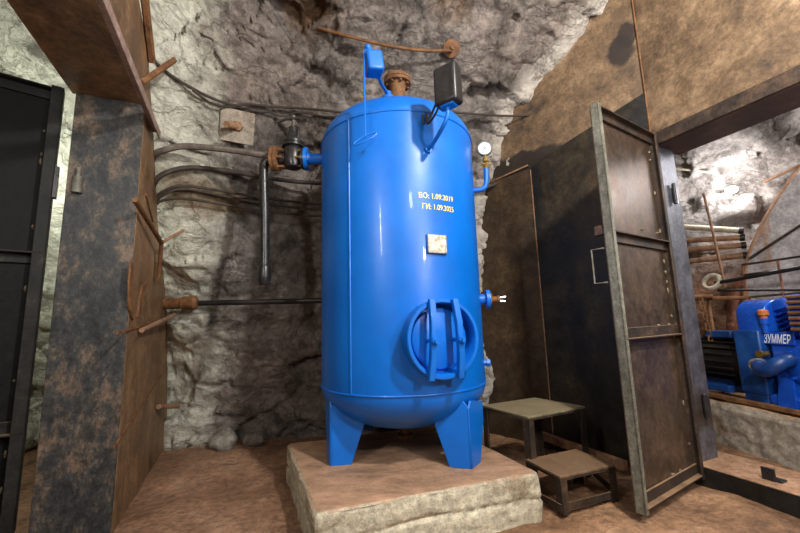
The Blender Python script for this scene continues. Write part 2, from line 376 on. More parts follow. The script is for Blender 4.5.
# ------------------------------------------------------------------ floor
def floor_pt(u, v):
    x, y = lerp(-3.4, 6.4, u), lerp(-1.6, 5.2, v); p = V((x, y, 0))
    z = .03 * noise.fractal(p * 1.1, 1, 2, 3) + .012 * noise.fractal(p * 6, 1, 2, 3) - .018
    return V((x, y, z))
o = obj('floor', grid_mesh(260, 180, floor_pt), 'ground', angle=180)
struct(o, 'ochre brown trodden dirt floor', 'floor')

# ------------------------------------------------------------------ left steel bulkhead
def LPT(s, z, out=0.): return LP + LDIR * s + LN * out + V((0, 0, z))   # s along the wall away from the camera
wl = sstruct('wall_left', 'brown stained steel plate wall left of the tank', 'wall', (-1.45, 2.016, 0))
outl = [(-.1, -.05), (1.40, -.05), (1.33, .3), (1.18, .78), (1.05, 1.05), (.93, 1.2), (.62, 1.5), (.46, 1.65), (.30, 1.9), (.14, 2.15), (-.02, 2.36), (-.14, 2.52), (-.38, 2.62), (-.55, 3.0), (-.9, 3.5), (-2.6, 3.7), (-2.6, 2.2), (-.1, 2.2)]
obj('plate', MB().prism([LPT(s, z) for s, z in outl], LN * .012), 'left_sheet', wl)
m = MB()
for s0, z0, s1, z1 in ((-.3, .93, .88, 1.02), (-.2, .40, 1.0, .62), (.05, 1.72, .28, 1.62)):
    m.prism([LPT(s0, z0), LPT(s1, z1), LPT(s1, z1 + .012), LPT(s0, z0 + .012)], -LN * .008)
obj('weld_seam', m, 'rust', wl)
# rods that stick through the plate into the rock
for i, (a, b, r) in enumerate([((-.34, 2.19, -.03), (-.08, 2.53, -.12), .016), ((-.25, 1.60, -.02), (.33, 1.50, -.05), .014), ((.33, 1.50, -.05), (.42, 1.28, -.03), .012),
                               ((.33, 1.50, -.05), (.62, 1.70, -.18), .010), ((.10, .945, -.02), (.9, 1.06, -.08), .014), ((.80, .40, -.02), (1.16, .33, -.10), .018)]):
    obj('anchor_rod', MB().tube([LPT(a[0], a[1], a[2]), LPT(b[0], b[1], b[2])], r, 8), 'rust' if i not in (3, 4, 5) else 'wood', wl)
for pts in ([(-.17, 1.31), (-.175, 1.2), (-.15, 1.10), (-.09, 1.02), (-.03, 1.00), (-.06, 1.07), (-.10, 1.16), (-.12, 1.27)], [(.06, 1.02), (.07, 1.12), (.12, 1.2), (.21, 1.23), (.19, 1.17), (.13, 1.12), (.11, 1.04)]):
    obj('torch_cut', MB().prism([LPT(s, z, 0) for s, z in pts], -LN * .009), 'rust', wl)

t1 = sstruct('trim_1', 'rust patched blue black steel door post at the left', 'door frame', tuple(LPT(-.1, 0)))
# channel post: wide web faces the camera, two flanges run back from it
web0 = LPT(-.105, 0); 
obj('post_web', MB().box(LPT(-.10, 1.09, .155), .014, .305, 2.22, (LDIR, LN, V((0, 0, 1)))), 'post', t1, bevel=.003)
obj('post_flange', MB().box(LPT(-.05, 1.09, .008), .10, .014, 2.22, (LDIR, LN, V((0, 0, 1)))), 'rust', t1, bevel=.003)
obj('post_flange', MB().box(LPT(-.05, 1.09, .302), .10, .014, 2.22, (LDIR, LN, V((0, 0, 1)))), 'post', t1, bevel=.003)
hb = LPT(-.115, 1.70, .26)
obj('hinge_pin', MB().cyl(hb - V((0, 0, .05)), hb + V((0, 0, .035)), .022, 14).cyl(hb + V((0, 0, .035)), hb + V((0, 0, .085)), .010, 10), 'stile', t1)
t2 = sstruct('trim_2', 'brown steel lintel channel over the left doorway', 'door frame', tuple(LPT(-.1, 2.2)))
obj('lintel_web', MB().box(LPT(-1.30, 2.207, .165), 2.42, .325, .014, (LDIR, LN, V((0, 0, 1)))), 'left_sheet', t2, bevel=.003)
obj('lintel_flange', MB().box(LPT(-1.30, 2.29, .322), 2.42, .014, .16, (LDIR, LN, V((0, 0, 1)))), 'left_sheet', t2)
obj('edge_bar', MB().box(LPT(-1.20, 2.15, -.022), 2.62, .040, .012, (LDIR, LN, V((0, 0, 1)))).box(LPT(-1.20, 2.130, -.040), 2.62, .008, .05, (LDIR, LN, V((0, 0, 1)))), 'pink_primer', t2, bevel=.002)
obj('top_angle', MB().tube([LPT(-.9, 3.05, -.02), LPT(-.12, 2.46, -.02)], .02, 6), 'rust', t2)
# near end of the left wall, beyond the door opening
o = obj('wall_left_near', MB().box(LPT(-2.55, 1.85, .006), .75, .012, 3.8, (LDIR, LN, V((0, 0, 1)))), 'left_sheet'); struct(o, 'near end of the left steel bulkhead beside the doorway')

# ------------------------------------------------------------------ framed steel doors
def door(name, label, hinge, free, z0, z1, face, rails, mats, stile_w, depth, loc):
    """plate with a frame of channels standing proud on the side 'face' points to"""
    d0 = sstruct(name, label, 'door', loc)
    h, f = V((*hinge, 0)), V((*free, 0)); d = (f - h).normalized(); w = (f - h).length; n = V(face).normalized(); up = V((0, 0, 1)); ax = (d, n, up)
    H = z1 - z0; zc = (z0 + z1) / 2
    P = lambda s, z, o: h + d * s + n * o + up * z
    obj('door_panel', MB().box(P(w / 2, zc, 0), w, .006, H, ax), mats[0], d0)
    obj('free_stile', MB().box(P(w - .004, zc, depth / 2), .008, depth, H, ax).box(P(w - stile_w / 2, zc, depth - .004), stile_w, .008, H, ax), mats[1], d0, bevel=.002)
    obj('hinge_stile', MB().box(P(.004, zc, depth / 2), .008, depth, H, ax).box(P(stile_w / 2, zc, depth - .004), stile_w, .008, H, ax), mats[2], d0, bevel=.002)
    for z in rails:
        obj('rail', MB().box(P(w / 2, z, depth / 2), w - .02, depth, .008, ax).box(P(w / 2, z + (.03 if z < zc else -.025), .012), w - .02, .012, .05, ax), mats[2], d0, bevel=.0015)
    # run of weld tacks round each field
    m = MB(); rnd = random.Random(len(name) + int(z0 * 100))
    zz = sorted(rails)
    for a, b in zip(zz, zz[1:]):
        for k in range(9):
            if rnd.random() < .45: continue
            z = lerp(a, b, (k + rnd.random()) / 9); m.sphere(P(stile_w + .012, z, .004), .007, 8, (1, 1, rnd.uniform(1, 3)))
            if k < 4: m.sphere(P(lerp(.08, w - .08, (k + rnd.random()) / 4.), a + .058, .004), .008, 8, (rnd.uniform(1, 3), 1, .8))
    plabel(obj('weld_tacks', m, 'weld', d0), 'pale weld tacks along the frame')
    return d0, P, w
FH, FF = (1.650, 2.270), (1.075, 1.897)
fd = V((FF[0] - FH[0], FF[1] - FH[1], 0)).normalized(); fn = V((-fd.y, fd.x, 0))   # faces the camera side / right doorway
if fn.y > 0: fn = -fn
d2, P, w = door('door_2', 'open steel door leaf with three framed panels at right', FH, FF, .03, 2.10, fn, [.05, .83, 1.385, 2.085], ('panel', 'stile', 'frame'), .030, .045, (1.665, 2.275, 0))
obj('handle', MB().tube([P(w, 1.30, -.01), P(w + .006, 1.30, -.075), P(w + .006, 1.12, -.075), P(w, 1.12, -.01)], .005, 6), 'stile', d2)
obj('latch_lug', MB().box(P(w - .02, 1.40, -.03), .03, .05, .05, (fd, fn, V((0, 0, 1)))), 'frame', d2, bevel=.003)
LH, LF = (-1.797, 1.848), (-2.487, 1.273)
ld = V((LF[0] - LH[0], LF[1] - LH[1], 0)).normalized(); ln = V((ld.y, -ld.x, 0))
if ln.x < 0: ln = -ln
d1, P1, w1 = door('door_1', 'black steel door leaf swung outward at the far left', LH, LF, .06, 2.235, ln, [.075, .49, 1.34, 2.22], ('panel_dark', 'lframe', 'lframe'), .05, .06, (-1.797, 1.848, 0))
obj('hinge', MB().box(P1(-.006, 1.71, .05), .02, .035, .17, (ld, ln, V((0, 0, 1)))), 'black', d1, bevel=.003)

# ------------------------------------------------------------------ right steel bulkhead
def R1(s, z, o=0.): return HG + R1D * s + R1N * o + V((0, 0, z))
def R2(s, z, o=0.): return HG + R2D * s + R2N * o + V((0, 0, z))
wr = sstruct('wall_right', 'rusty steel bulkhead set at an angle right of the tank', 'wall', tuple(HG))
plabel(obj('upper_sheet', MB().prism([R1(0, -.05), R1(1.9, -.05), R1(1.9, 3.9), R1(0, 3.9)], R1N * .012), 'blotch', wr), 'ochre rusted upper sheet with a burnt black blotch')
plabel(obj('lower_sheet', MB().prism([R1(0, -.05), R1(.84, -.05), R1(.84, 2.18), R1(.78, 2.215), R1(0, 2.44)], -R1N * .010), 'sheet_dark', wr), 'blue black lower sheet with a slanting top edge')
plabel(obj('corner_sheet', MB().prism([R1(.843, -.05), R1(1.9, -.05), R1(1.9, 2.17), R1(.843, 2.17)], -R1N * .008), 'sheet_brown', wr), 'dull brown lower sheet beside the rock')
obj('weld_seam', MB().box(R1(.842, 1.06, -.012), .007, .006, 2.2, (R1D, R1N, V((0, 0, 1)))), 'wood', wr)
obj('weld_seam', MB().tube([R1(0, 2.06, -.012), R1(-.002, 2.44, -.012), R1(0, 3.4, -.008)], .005, 6), 'rust', wr)
obj('top_seam', MB().tube([R1(1.16, 2.175, -.012), R1(1.10, 2.18, -.014), R1(.86, 2.205, -.014)], .008, 6), 'wood', wr)
w2 = sstruct('wall_right_front', 'ochre rusted steel sheet above the right doorway', 'wall', tuple(R2(0, 2.05)))
obj('plate', MB().prism([R2(0, 2.05), R2(3.6, 2.05), R2(3.6, 3.9), R2(0, 3.9)], R2N * .012), 'sheet', w2)
obj('lower_plate', MB().prism([R2(1.55, -.05), R2(3.6, -.05), R2(3.6, 2.05), R2(1.55, 2.05)], R2N * .012), 'sheet', w2)
t3 = sstruct('trim_3', 'dark steel lintel over the right doorway', 'door frame', tuple(R2(0, 2.05)))
obj('lintel_web', MB().box(R2(.80, 2.045, .14), 1.62, .29, .012, (R2D, R2N, V((0, 0, 1)))), 'purple', t3, bevel=.002)
obj('lintel_flange', MB().box(R2(.80, 2.085, -.012), 1.66, .022, .085, (R2D, R2N, V((0, 0, 1)))), 'frame', t3, bevel=.003)
t4 = sstruct('trim_4', 'steel channel post beside the open right door', 'door frame', tuple(R2(.02, 0)))
obj('post_web', MB().box(R2(.02, 1.03, .09), .012, .16, 2.06, (R2D, R2N, V((0, 0, 1)))), 'blued', t4, bevel=.002)
obj('post_flange', MB().box(R2(-.012, 1.03, .006), .05, .012, 2.06, (R2D, R2N, V((0, 0, 1)))), 'frame', t4, bevel=.002)
obj('post_flange', MB().box(R2(-.005, 1.03, .172), .05, .012, 2.06, (R2D, R2N, V((0, 0, 1)))), 'stile', t4, bevel=.002)
for z in (1.72, .40): obj('hinge', MB().box(R2(.03, z, .12), .018, .05, .10, (R2D, R2N, V((0, 0, 1)))).cyl(R2(.045, z - .07, .085), R2(.045, z + .07, .085), .012, 10), 'black', t4, bevel=.003)
t5 = sstruct('trim_5', 'dusty steel threshold channel of the right doorway', 'threshold', tuple(R2(.02, 0)))
obj('sill_plate', MB().box(R2(.82, .088, .12), 1.7, .34, .014, (R2D, R2N, V((0, 0, 1)))), 'wood', t5, bevel=.003)
obj('sill_face', MB().box(R2(.82, .035, -.045), 1.7, .014, .11, (R2D, R2N, V((0, 0, 1)))).box(R2(.82, .035, .285), 1.7, .014, .11, (R2D, R2N, V((0, 0, 1)))), 'sheet_dark', t5, bevel=.003)
obj('latch_tab', MB().box(R2(.32, .125, .03), .055, .012, .06, (R2D, R2N, V((0, 0, 1)))).box(R2(.34, .10, .055), .06, .05, .01, (R2D, R2N, V((0, 0, 1)))), 'black', t5, bevel=.002)

# loose bar on the floor at the foot of the right bulkhead
o = obj('floor_beam', MB().box(V((1.16, 2.66, .07)), .045, .70, .055, (V((.92, .39, 0)), V((.39, -.92, 0)), V((0, 0, 1)))), 'wood', loc=(1.16, 2.66, .05), bevel=.006)
tag(o, 'long rust pink bar lying on the floor behind the steel steps', 'beam')

# ------------------------------------------------------------------ concrete plinth
def plinth():
    c = [V((-.371, 1.617, 0)), V((.663, 1.951, 0)), V((.27, 2.85, 0)), V((-.76, 2.52, 0))]
    bm = bmesh.new()
    vs = [bm.verts.new(p + V((0, 0, z))) for z in (-.08, .2) for p in c]
    for f in ((3, 2, 1, 0), (4, 5, 6, 7), (0, 1, 5, 4), (1, 2, 6, 5), (2, 3, 7, 6), (3, 0, 4, 7)): bm.faces.new([vs[i] for i in f])
    bmesh.ops.bevel(bm, geom=[e for e in bm.edges if max(v.co.z for v in e.verts) > .1], offset=.028, segments=3, affect='EDGES', profile=.6)
    bmesh.ops.triangulate(bm, faces=bm.faces[:])
    for _ in range(5):
        es = [e for e in bm.edges if e.calc_length() > .03]
        if not es: break
        bmesh.ops.subdivide_edges(bm, edges=es, cuts=1); bmesh.ops.triangulate(bm, faces=[f for f in bm.faces if len(f.verts) > 3])
    bm.normal_update()
    for v in bm.verts:
        p = v.co.copy(); side = 1 - abs(v.normal.z)
        d = .010 * noise.fractal(p * 5, 1, 2, 4) + .006 * noise.fractal(p * 18, 1, 2, 3)
        # pour line
        if side > .5: d -= .014 * math.exp(-((p.z - .085 - .02 * noise.noise(p * 3)) / .008) ** 2)
        v.co += v.normal * d * (1 if side > .3 else .35)
    m = MB(); bm.verts.index_update(); m.v = [v.co.copy() for v in bm.verts]; m.f = [tuple(v.index for v in f.verts) for f in bm.faces]; bm.free(); return m
o = obj('concrete_plinth', plinth(), 'plinth', loc=(-.05, 2.2, 0), angle=60)
tag(o, 'low dusty square concrete block under the blue tank', 'plinth')

# ------------------------------------------------------------------ the blue air receiver
TC = V((0, 2.40, 0)); TR = .503; ZB, ZT = .585, 2.11; ZF = .2
TK = thing('air_receiver', 'tall upright bright blue air tank on a concrete block', 'tank', (0, 2.40, ZF))
def onT(az, z, off=0.):
    """az in degrees to the right of the side that faces the camera"""
    a = math.radians(az); return TC + V((math.sin(a) * (TR + off), -math.cos(a) * (TR + off), z))
def tdir(az): a = math.radians(az); return V((math.sin(a), -math.cos(a), 0))
HD = .252
pr = [(TR * math.sin(PI / 2 * i / 16), ZB - HD * math.cos(PI / 2 * i / 16)) for i in range(17)] + [(TR, lerp(ZB, ZT, k / 8)) for k in range(1, 8)] + [(TR * math.cos(PI / 2 * i / 16), ZT + HD * math.sin(PI / 2 * i / 16)) for i in range(17)]
shell = obj('shell', MB().lathe(TC, (0, 0, 1), pr, 96), 'blue', TK, angle=60)
for z in (ZB, ZT):
    obj('weld_bead', MB().tube([onT(k * 6, z, .0) for k in range(60)], .006, 8, True), 'blue', TK)
obj('weld_bead', MB().tube([onT(-32.5, lerp(ZB, ZT, k / 14), .0) for k in range(15)], .0055, 8), 'blue', TK)
# legs: two plates meeting at an outer corner
for c, dA, dB in ((V((-.405, 2.105, 0)), V((.99, .10, 0)), V((-.32, .95, 0))), (V((.335, 2.005, 0)), V((-.95, .32, 0)), V((.56, .83, 0))),
                  (V((.40, 2.70, 0)), V((-.99, -.1, 0)), V((.1, -.99, 0))), (V((-.33, 2.80, 0)), V((.88, -.47, 0)), V((-.5, -.87, 0)))):
    dA.normalize(); dB.normalize(); m = MB()
    for d, nn in ((dA, dB), (dB, dA)):
        prf = [(0, 0), (.115, 0), (.185, .20), (.185, .30), (.028, .33), (0, .29)]
        m.prism([c + d * s + V((0, 0, ZF + z)) for s, z in prf], nn * .012)
    obj('leg', m, 'blue', TK, bevel=.002)
obj('drain_stub', MB().cyl((0, 2.4, .345), (0, 2.4, .27), .03, 14).lathe((0, 2.4, .27), (0, 0, -1), [(.045, 0), (.045, .02), (.02, .02), (.02, .04)], 16), 'rust', TK)
# top nozzle
tn = V((.02, 2.40, 0)); o = obj('top_nozzle', MB().lathe(tn + V((0, 0, 2.34)), (0, 0, 1), [(.065, 0), (.055, .06), (.055, .235), (.07, .265)], 20), 'rust', TK)
obj('flange', MB().lathe(tn + V((0, 0, 2.605)), (0, 0, 1), [(.095, 0), (.095, .022), (.09, .022), (.09, .026), (.095, .026), (.095, .048), (.05, .048)], 24), 'rust', o)
for k in range(8):
    a = k * PI / 4 + .3; p = tn + V((math.cos(a) * .078, math.sin(a) * .078, 2.59)); obj('bolt', MB().cyl(p, p + V((0, 0, .08)), .010, 6), 'rust', o)
# safety valve with lever weight, pull rod and ring handle
sv = obj('safety_valve', MB().lathe((-.045, 2.26, 2.32), (0, 0, 1), [(.03, 0), (.03, .05), (.045, .05), (.045, .10), (.022, .10), (.022, .14)], 16), 'blue', TK)
obj('lever', MB().tube([(-.045, 2.27, 2.45), (-.085, 2.10, 2.42), (-.115, 1.90, 2.40)], .011, 8), 'blue', sv)
lw = obj('lever_weight', MB().box((-.115, 1.90, 2.395), .095, .10, .12, (V((.94, .30, .12)), V((-.30, .95, .0)), V((-.12, -.03, .99)))), 'blue', sv, bevel=.014, bseg=3)
obj('lever_knob', MB().cyl((-.130, 1.89, 2.44), (-.140, 1.885, 2.475), .018, 12).sphere((-.145, 1.88, 2.485), .019, 12), 'blue', sv)
obj('pull_rod', MB().tube([(-.145, 1.88, 2.48), (-.165, 1.868, 2.45), (-.166, 1.862, 2.36), (-.164, 1.857, 1.96), (-.164, 1.852, 1.925)], .005, 6), 'blue', sv)
ring = [V((-.164 + .045 + .062 * math.cos(a), 1.838 + .010 * math.sin(a), 1.915 + .020 * math.sin(a) + .03 * math.cos(a))) for a in [2 * PI * k / 20 for k in range(20)]]
obj('pull_ring', MB().tube([p - V((.045, 0, 0)) for p in ring], .0045, 6, True), 'blue', sv)
# pressure switch box on a bent pipe
cp = obj('switch_pipe', MB().tube([onT(20, 1.885, -.01), onT(20, 1.885, .03), onT(20.5, 1.89, .06), (.235, 1.77, 1.92), (.262, 1.735, 1.96), (.265, 1.735, 2.02)], .0105, 10, smooth=2).lathe(onT(20, 1.885, -.005), tdir(20), [(.022, 0), (.022, .02)], 6), 'blue', TK)
bx = (V((.80, -.60, 0)).normalized(), V((.60, .80, 0)).normalized(), V((0, 0, 1)))
pb = obj('switch_box', MB().box((.272, 1.735, 2.13), .128, .085, .21, bx), 'plastic', TK, bevel=.016, bseg=3)
plabel(pb, 'black pressure switch box')
obj('box_bottom', MB().box((.272, 1.735, 2.024), .075, .055, .016, bx), 'blue', pb, bevel=.004)
for dx in (0, .022): obj('cable', MB().tube([(.215 + dx, 1.80, 2.08), (.19 + dx, 1.82, 2.03), (.155 + dx, 1.86, 2.0), (.15 + dx, 1.90, 2.03), (.15 + dx, 1.97, 2.2)], .006, 6, smooth=2), 'cable', pb)
# gauge on the right
gp = obj('gauge_pipe', MB().tube([(.47, 2.30, 1.775), (.535, 2.29, 1.775), (.565, 2.285, 1.79), (.575, 2.285, 1.83), (.578, 2.285, 1.92)], .016, 12, smooth=2), 'blue', TK)
obj('gauge_cock', MB().lathe((.578, 2.285, 1.915), (0, 0, 1), [(.017, 0), (.017, .02), (.012, .02), (.012, .045), (.018, .05), (.018, .07), (.009, .075), (.009, .10)], 8).cyl((.545, 2.285, 1.95), (.61, 2.285, 1.95), .006, 8), 'brass', gp)
gn = V((-.22, -.97, -.12)).normalized(); gc = V((.578, 2.285, 2.055))
plabel(obj('gauge_case', MB().lathe(gc - gn * .02, gn, [(.035, 0), (.047, .005), (.047, .034), (.042, .036), (.042, .03)], 28), 'stile', gp), 'round gauge case')
gd = obj('gauge_dial', MB().lathe(gc, gn, [(.042, .008), (.042, .011)], 28), 'dial', gp); plabel(gd, 'white gauge dial with a black needle')
m = MB(); _, gu, gw = frame_of(gn); gx = gn.cross(V((0, 0, 1))).normalized() * -1; gz = gx.cross(gn) 
if gz.z < 0: gz = -gz
for k in range(11):
    a = math.radians(225 - 27 * k); e = gx * math.cos(a) + gz * math.sin(a); c0 = gc + gn * .0115
    m.box(c0 + e * .034, .008, .0018, .0008, (e, gn.cross(e), gn))
e = (gx * -.75 - gz * .66).normalized(); m.box(gc + gn * .0125 + e * .008, .034, .003, .001, (e, gn.cross(e), gn)); m.cyl(gc + gn * .011, gc + gn * .014, .004, 10)
obj('gauge_marks', m, 'ink', gd)
# side fittings
sn = obj('side_nozzle', MB().lathe((.47, 2.30, 1.072), (1, -.08, 0), [(.032, 0), (.032, .055), (.058, .055), (.058, .078), (.03, .078)], 20), 'blue', TK)
obj('valve_stub', MB().lathe((.547, 2.294, 1.07), (1, -.08, 0), [(.042, 0), (.042, .012), (.020, .012), (.018, .045), (.024, .047), (.024, .06), (.010, .06)], 12), 'rust', sn)
obj('stub_pin', MB().cyl((.60, 2.289, 1.078), (.645, 2.286, 1.082), .008, 8).cyl((.60, 2.289, 1.058), (.640, 2.286, 1.056), .007, 8), 'chrome', sn)
obj('side_plug', MB().lathe((.485, 2.30, .69), (1, -.08, 0), [(.018, 0), (.018, .02), (.024, .02), (.024, .04), (.012, .045)], 6), 'blue', TK)
# left nozzle
ln_ = obj('outlet_nozzle', MB().lathe((-.45, 2.345, 2.045), (-1, -.02, .01), [(.036, 0), (.036, .125), (.043, .14), (.076, .142), (.076, .164), (.03, .164)], 22), 'blue', TK)
# hand hole: neck ring, cover, two bridge bars with bolts
HA = 21.; hz = .862; hn = tdir(HA); hx = V((math.cos(math.radians(HA)), math.sin(math.radians(HA)), 0)); hc = TC + hn * (TR - .03) + V((0, 0, hz))
up = V((0, 0, 1))
hh = obj('hand_hole', MB().lathe(hc, hn, [(.186, 0), (.196, .045), (.198, .105), (.194, .11), (.180, .11), (.176, .105), (.172, .0)], 56), 'blue', TK)
hcov = obj('cover', MB().lathe(hc, hn, [(.150, .03), (.152, .056), (.144, .062), (.03, .066)], 40), 'blue', hh)
for sx, tilt in ((-.078, -.05), (.066, .03)):
    cc = hc + hx * sx; bu = (up + hx * -tilt).normalized(); bxx = bu.cross(hn)
    poly = [(-.195, .108), (-.195, .135), (-.08, .160), (.08, .160), (.195, .135), (.195, .108), (.05, .130), (-.05, .130)]
    obj('clamp_bar', MB().prism([cc + bu * a + hn * b - bxx * .016 for a, b in poly], bxx * .032), 'blue', hh, bevel=.004)
    pb_ = cc - bu * .008
    obj('clamp_bolt', MB().cyl(pb_ + hn * .05, pb_ + hn * .185, .010, 10).lathe(pb_ + hn * .156, hn, [(.018, 0), (.018, .016), (.012, .016)], 6), 'blue', hh)
# riveted plate
pa = math.degrees(math.atan2(.195, .45)) - .5
np_ = obj('name_plate', MB().box(onT(pa, 1.352, .012), .112, .012, .100, (V((math.cos(math.radians(pa)), math.sin(math.radians(pa)), 0)), tdir(pa), up)), 'plate', TK, bevel=.003); plabel(np_, 'small scratched metal plate')
obj('plate_holder', MB().box(onT(pa, 1.352, .003), .118, .012, .106, (V((math.cos(math.radians(pa)), math.sin(math.radians(pa)), 0)), tdir(pa), up)), 'blue', TK, bevel=.003)
# painted lettering wrapped round the shell
def text_mesh(s, size, shear=0., extrude=0.):
    cu = bpy.data.curves.new('lettering', 'FONT'); cu.body = s; cu.size = size; cu.shear = shear; cu.resolution_u = 3; cu.offset = size * .012
    ob = bpy.data.objects.new('lettering', cu); COL.objects.link(ob)
    dg = bpy.context.evaluated_depsgraph_get(); me = bpy.data.meshes.new_from_object(ob.evaluated_get(dg))
    vs = [v.co.copy() for v in me.vertices]; fs = [tuple(p.vertices) for p in me.polygons]
    COL.objects.unlink(ob); bpy.data.objects.remove(ob); bpy.data.curves.remove(cu); bpy.data.meshes.remove(me); return vs, fs
for s, az0, z in (('\u0412\u041e: 1.09.2019', 12.5, 1.605), ('\u0413\u0418: 1.09.2025', 14.5, 1.545)):
    vs, fs = text_mesh(s, .042, 0)
    wid = max(v.x for v in vs) - min(v.x for v in vs); k = math.radians(37.2 - az0) * TR / wid
    m = MB(); m.v = [onT(az0 + math.degrees(v.x * k / TR), z + v.y, .0025) for v in vs]; m.f = fs
    plabel(obj('lettering', m, 'yellow', TK, shade=False), 'yellow stencilled date')

# ------------------------------------------------------------------ gate valve and air pipe on the left
GV = thing('gate_valve', 'black flanged valve left of the blue tank nozzle', 'valve', (-.70, 2.34, 2.06))
vx = V((-1, -.03, .012)).normalized(); v0 = V((-.616, 2.342, 2.048))
body = obj('valve_body', MB().lathe(v0, vx, [(.036, .0), (.072, .0), (.072, .018), (.040, .022), (.040, .05), (.036, .13), (.040, .155), (.040, .17)], 20).lathe(V((-.695, 2.34, 1.985)), (0, 0, 1), [(.02, -.012), (.05, 0), (.062, .03), (.062, .12), (.056, .14), (.075, .142), (.075, .158), (.05, .16)], 20), 'black', GV)
obj('bonnet', MB().lathe(V((-.695, 2.34, 2.147)), (0, 0, 1), [(.075, 0), (.075, .016), (.05, .02), (.03, .06), (.028, .12)], 20), 'black', GV)
obj('yoke', MB().tube([(-.725, 2.34, 2.17), (-.73, 2.34, 2.27), (-.695, 2.34, 2.29), (-.66, 2.34, 2.27), (-.665, 2.34, 2.17)], .009, 8), 'pipe_dark', GV)
obj('spindle', MB().cyl((-.695, 2.34, 2.2), (-.695, 2.34, 2.36), .012, 10), 'pipe_grey', GV)
obj('crank_handle', MB().tube([(-.80, 2.33, 2.31), (-.74, 2.33, 2.335), (-.695, 2.33, 2.335), (-.65, 2.33, 2.33)], .008, 8), 'pipe_dark', GV)
fl = obj('rusty_flange', MB().lathe(v0 + vx * .172, vx, [(.04, 0), (.082, 0), (.082, .02), (.076, .022), (.076, .026), (.082, .028), (.082, .046), (.04, .046)], 24), 'rust', GV)
for k in range(6):
    a = k * PI / 3 + .2; e = V((0, math.cos(a), math.sin(a)))
    obj('bolt', MB().cyl(v0 + vx * .135 + e * .064, v0 + vx * .232 + e * .064, .008, 6), 'rust', GV)
    obj('bolt', MB().cyl(v0 - vx * .03 + e * .060, v0 + vx * .045 + e * .060, .008, 6), 'brass', GV)
AP = obj('drop_pipe', MB().tube([v0 + vx * .218, v0 + vx * .24, (-.89, 2.34, 2.02), (-.89, 2.34, 1.96), (-.875, 2.35, 1.6), (-.870, 2.35, 1.26)], .030, 14, smooth=2).lathe((-.870, 2.35, 1.33), (0, 0, -1), [(.034, 0), (.038, .01), (.038, .09), (.030, .12)], 14).cyl((-.90, 2.345, 1.225), (-.84, 2.355, 1.225), .018, 12), 'black', loc=(-.87, 2.35, 1.2))
tag(AP, 'glossy black pipe bending down from the valve flange', 'pipe')
# horizontal air pipe at the back
HP = thing('wall_pipe', 'thin black horizontal pipe running behind the tank with a rusty sleeve', 'pipe', (-1.5, 2.85, 1.13))
obj('pipe', MB().tube([(-1.62, 2.82, 1.135), (-.9, 2.83, 1.13), (.35, 2.97, 1.13)], .0205, 12), 'pipe_dark', HP)
obj('sleeve', MB().lathe((-1.96, 2.80, 1.14), (1, .02, -.01), [(.042, 0), (.042, .30), (.052, .31), (.052, .40), (.03, .42)], 16), 'rust', HP)

# hoses and cables along the rock
def cable(name, label, pts, r, mat, group=None, seg=8, off=.03, sm=2, cat='cable'):
    P = [on_rock(x, z, off + (dz if False else 0)) if len(q) == 2 else V(q) for q in pts for x, z in [(q[0], q[-1])] for dz in [0]]
    o = obj(name, MB().tube(P, r, seg, smooth=sm), mat, loc=P[0]); tag(o, label, cat, group); return o
cable('air_hose', 'thick grey brown hose running from the left plate to the valve flange', [(-1.62, 2.30, 2.00), (-1.52, 2.18, 2.04), (-1.46, 2.2, 2.07), (-1.38, 2.22, 2.105), (-1.22, 2.28, 2.115), (-1.05, 2.34, 2.115), (-.87, 2.36, 2.085)], .020, 'pipe_grey', cat='hose')
G = 'cables along the rock wall'
cable('cable', 'thick dark cable sagging just below the grey hose', [(-1.66, 2.36, 1.80), (-1.55, 2.25, 1.89), (-1.49, 2.25, 1.94), (-1.41, 2.33, 2.01), (-1.32, 2.48, 2.06), (-1.19, 2.66, 2.1), (-.98, 2.92, 2.14), (-.66, 3.06, 2.15), (.2, 3.10, 2.13)], .017, 'cable', G)
cable('cable', 'thin black cable arching below the thick dark one', [(-1.72, 2.47, 1.72), (-1.68, 2.39, 1.78), (-1.57, 2.35, 1.85), (-1.46, 2.36, 1.9), (-1.33, 2.5, 1.92), (-1.11, 2.78, 1.95), (-0.67, 3.1, 1.97), (0.2, 3.1, 1.95)], .011, 'cable', G)
cable('cable', 'thin black cable crossing under the arching one at the left plate', [(-1.72, 2.46, 1.7), (-1.67, 2.38, 1.765), (-1.53, 2.34, 1.84), (-1.45, 2.38, 1.885), (-1.3, 2.58, 1.9), (-1.06, 2.85, 1.91), (-0.67, 3.1, 1.925), (0.2, 3.1, 1.9)], .009, 'cable', G)
cable('cable', 'lowest dark cable drooping to the level of the tank shoulder', [(-1.73, 2.46, 1.66), (-1.67, 2.37, 1.74), (-1.57, 2.36, 1.8), (-1.45, 2.39, 1.82), (-1.29, 2.57, 1.83), (-1.09, 2.81, 1.85), (-0.68, 3.12, 1.87), (0.2, 3.12, 1.85)], .010, 'cable', G)
cable('cable', 'thin brown cable strung high over the rock left of the tank', [(-1.45, 1.99, 2.56), (-1.41, 2.05, 2.51), (-1.34, 2.16, 2.49), (-1.25, 2.3, 2.485), (-1.16, 2.46, 2.52), (-1.11, 2.52, 2.575), (-.99, 2.68, 2.65), (-.73, 2.77, 2.68), (-.45, 2.75, 2.63), (-.13, 2.8, 2.6)], .010, 'cable', G)
cable('cable', 'crooked wire above the valve handle', [(-1.31, 2.2, 2.475), (-1.24, 2.33, 2.445), (-1.14, 2.5, 2.54), (-1.07, 2.64, 2.58), (-.99, 2.7, 2.62), (-.9, 2.74, 2.59), (-.79, 2.76, 2.65), (-.66, 2.8, 2.645), (-.58, 2.8, 2.62), (-.41, 2.75, 2.58)], .008, 'cable', G, sm=1)
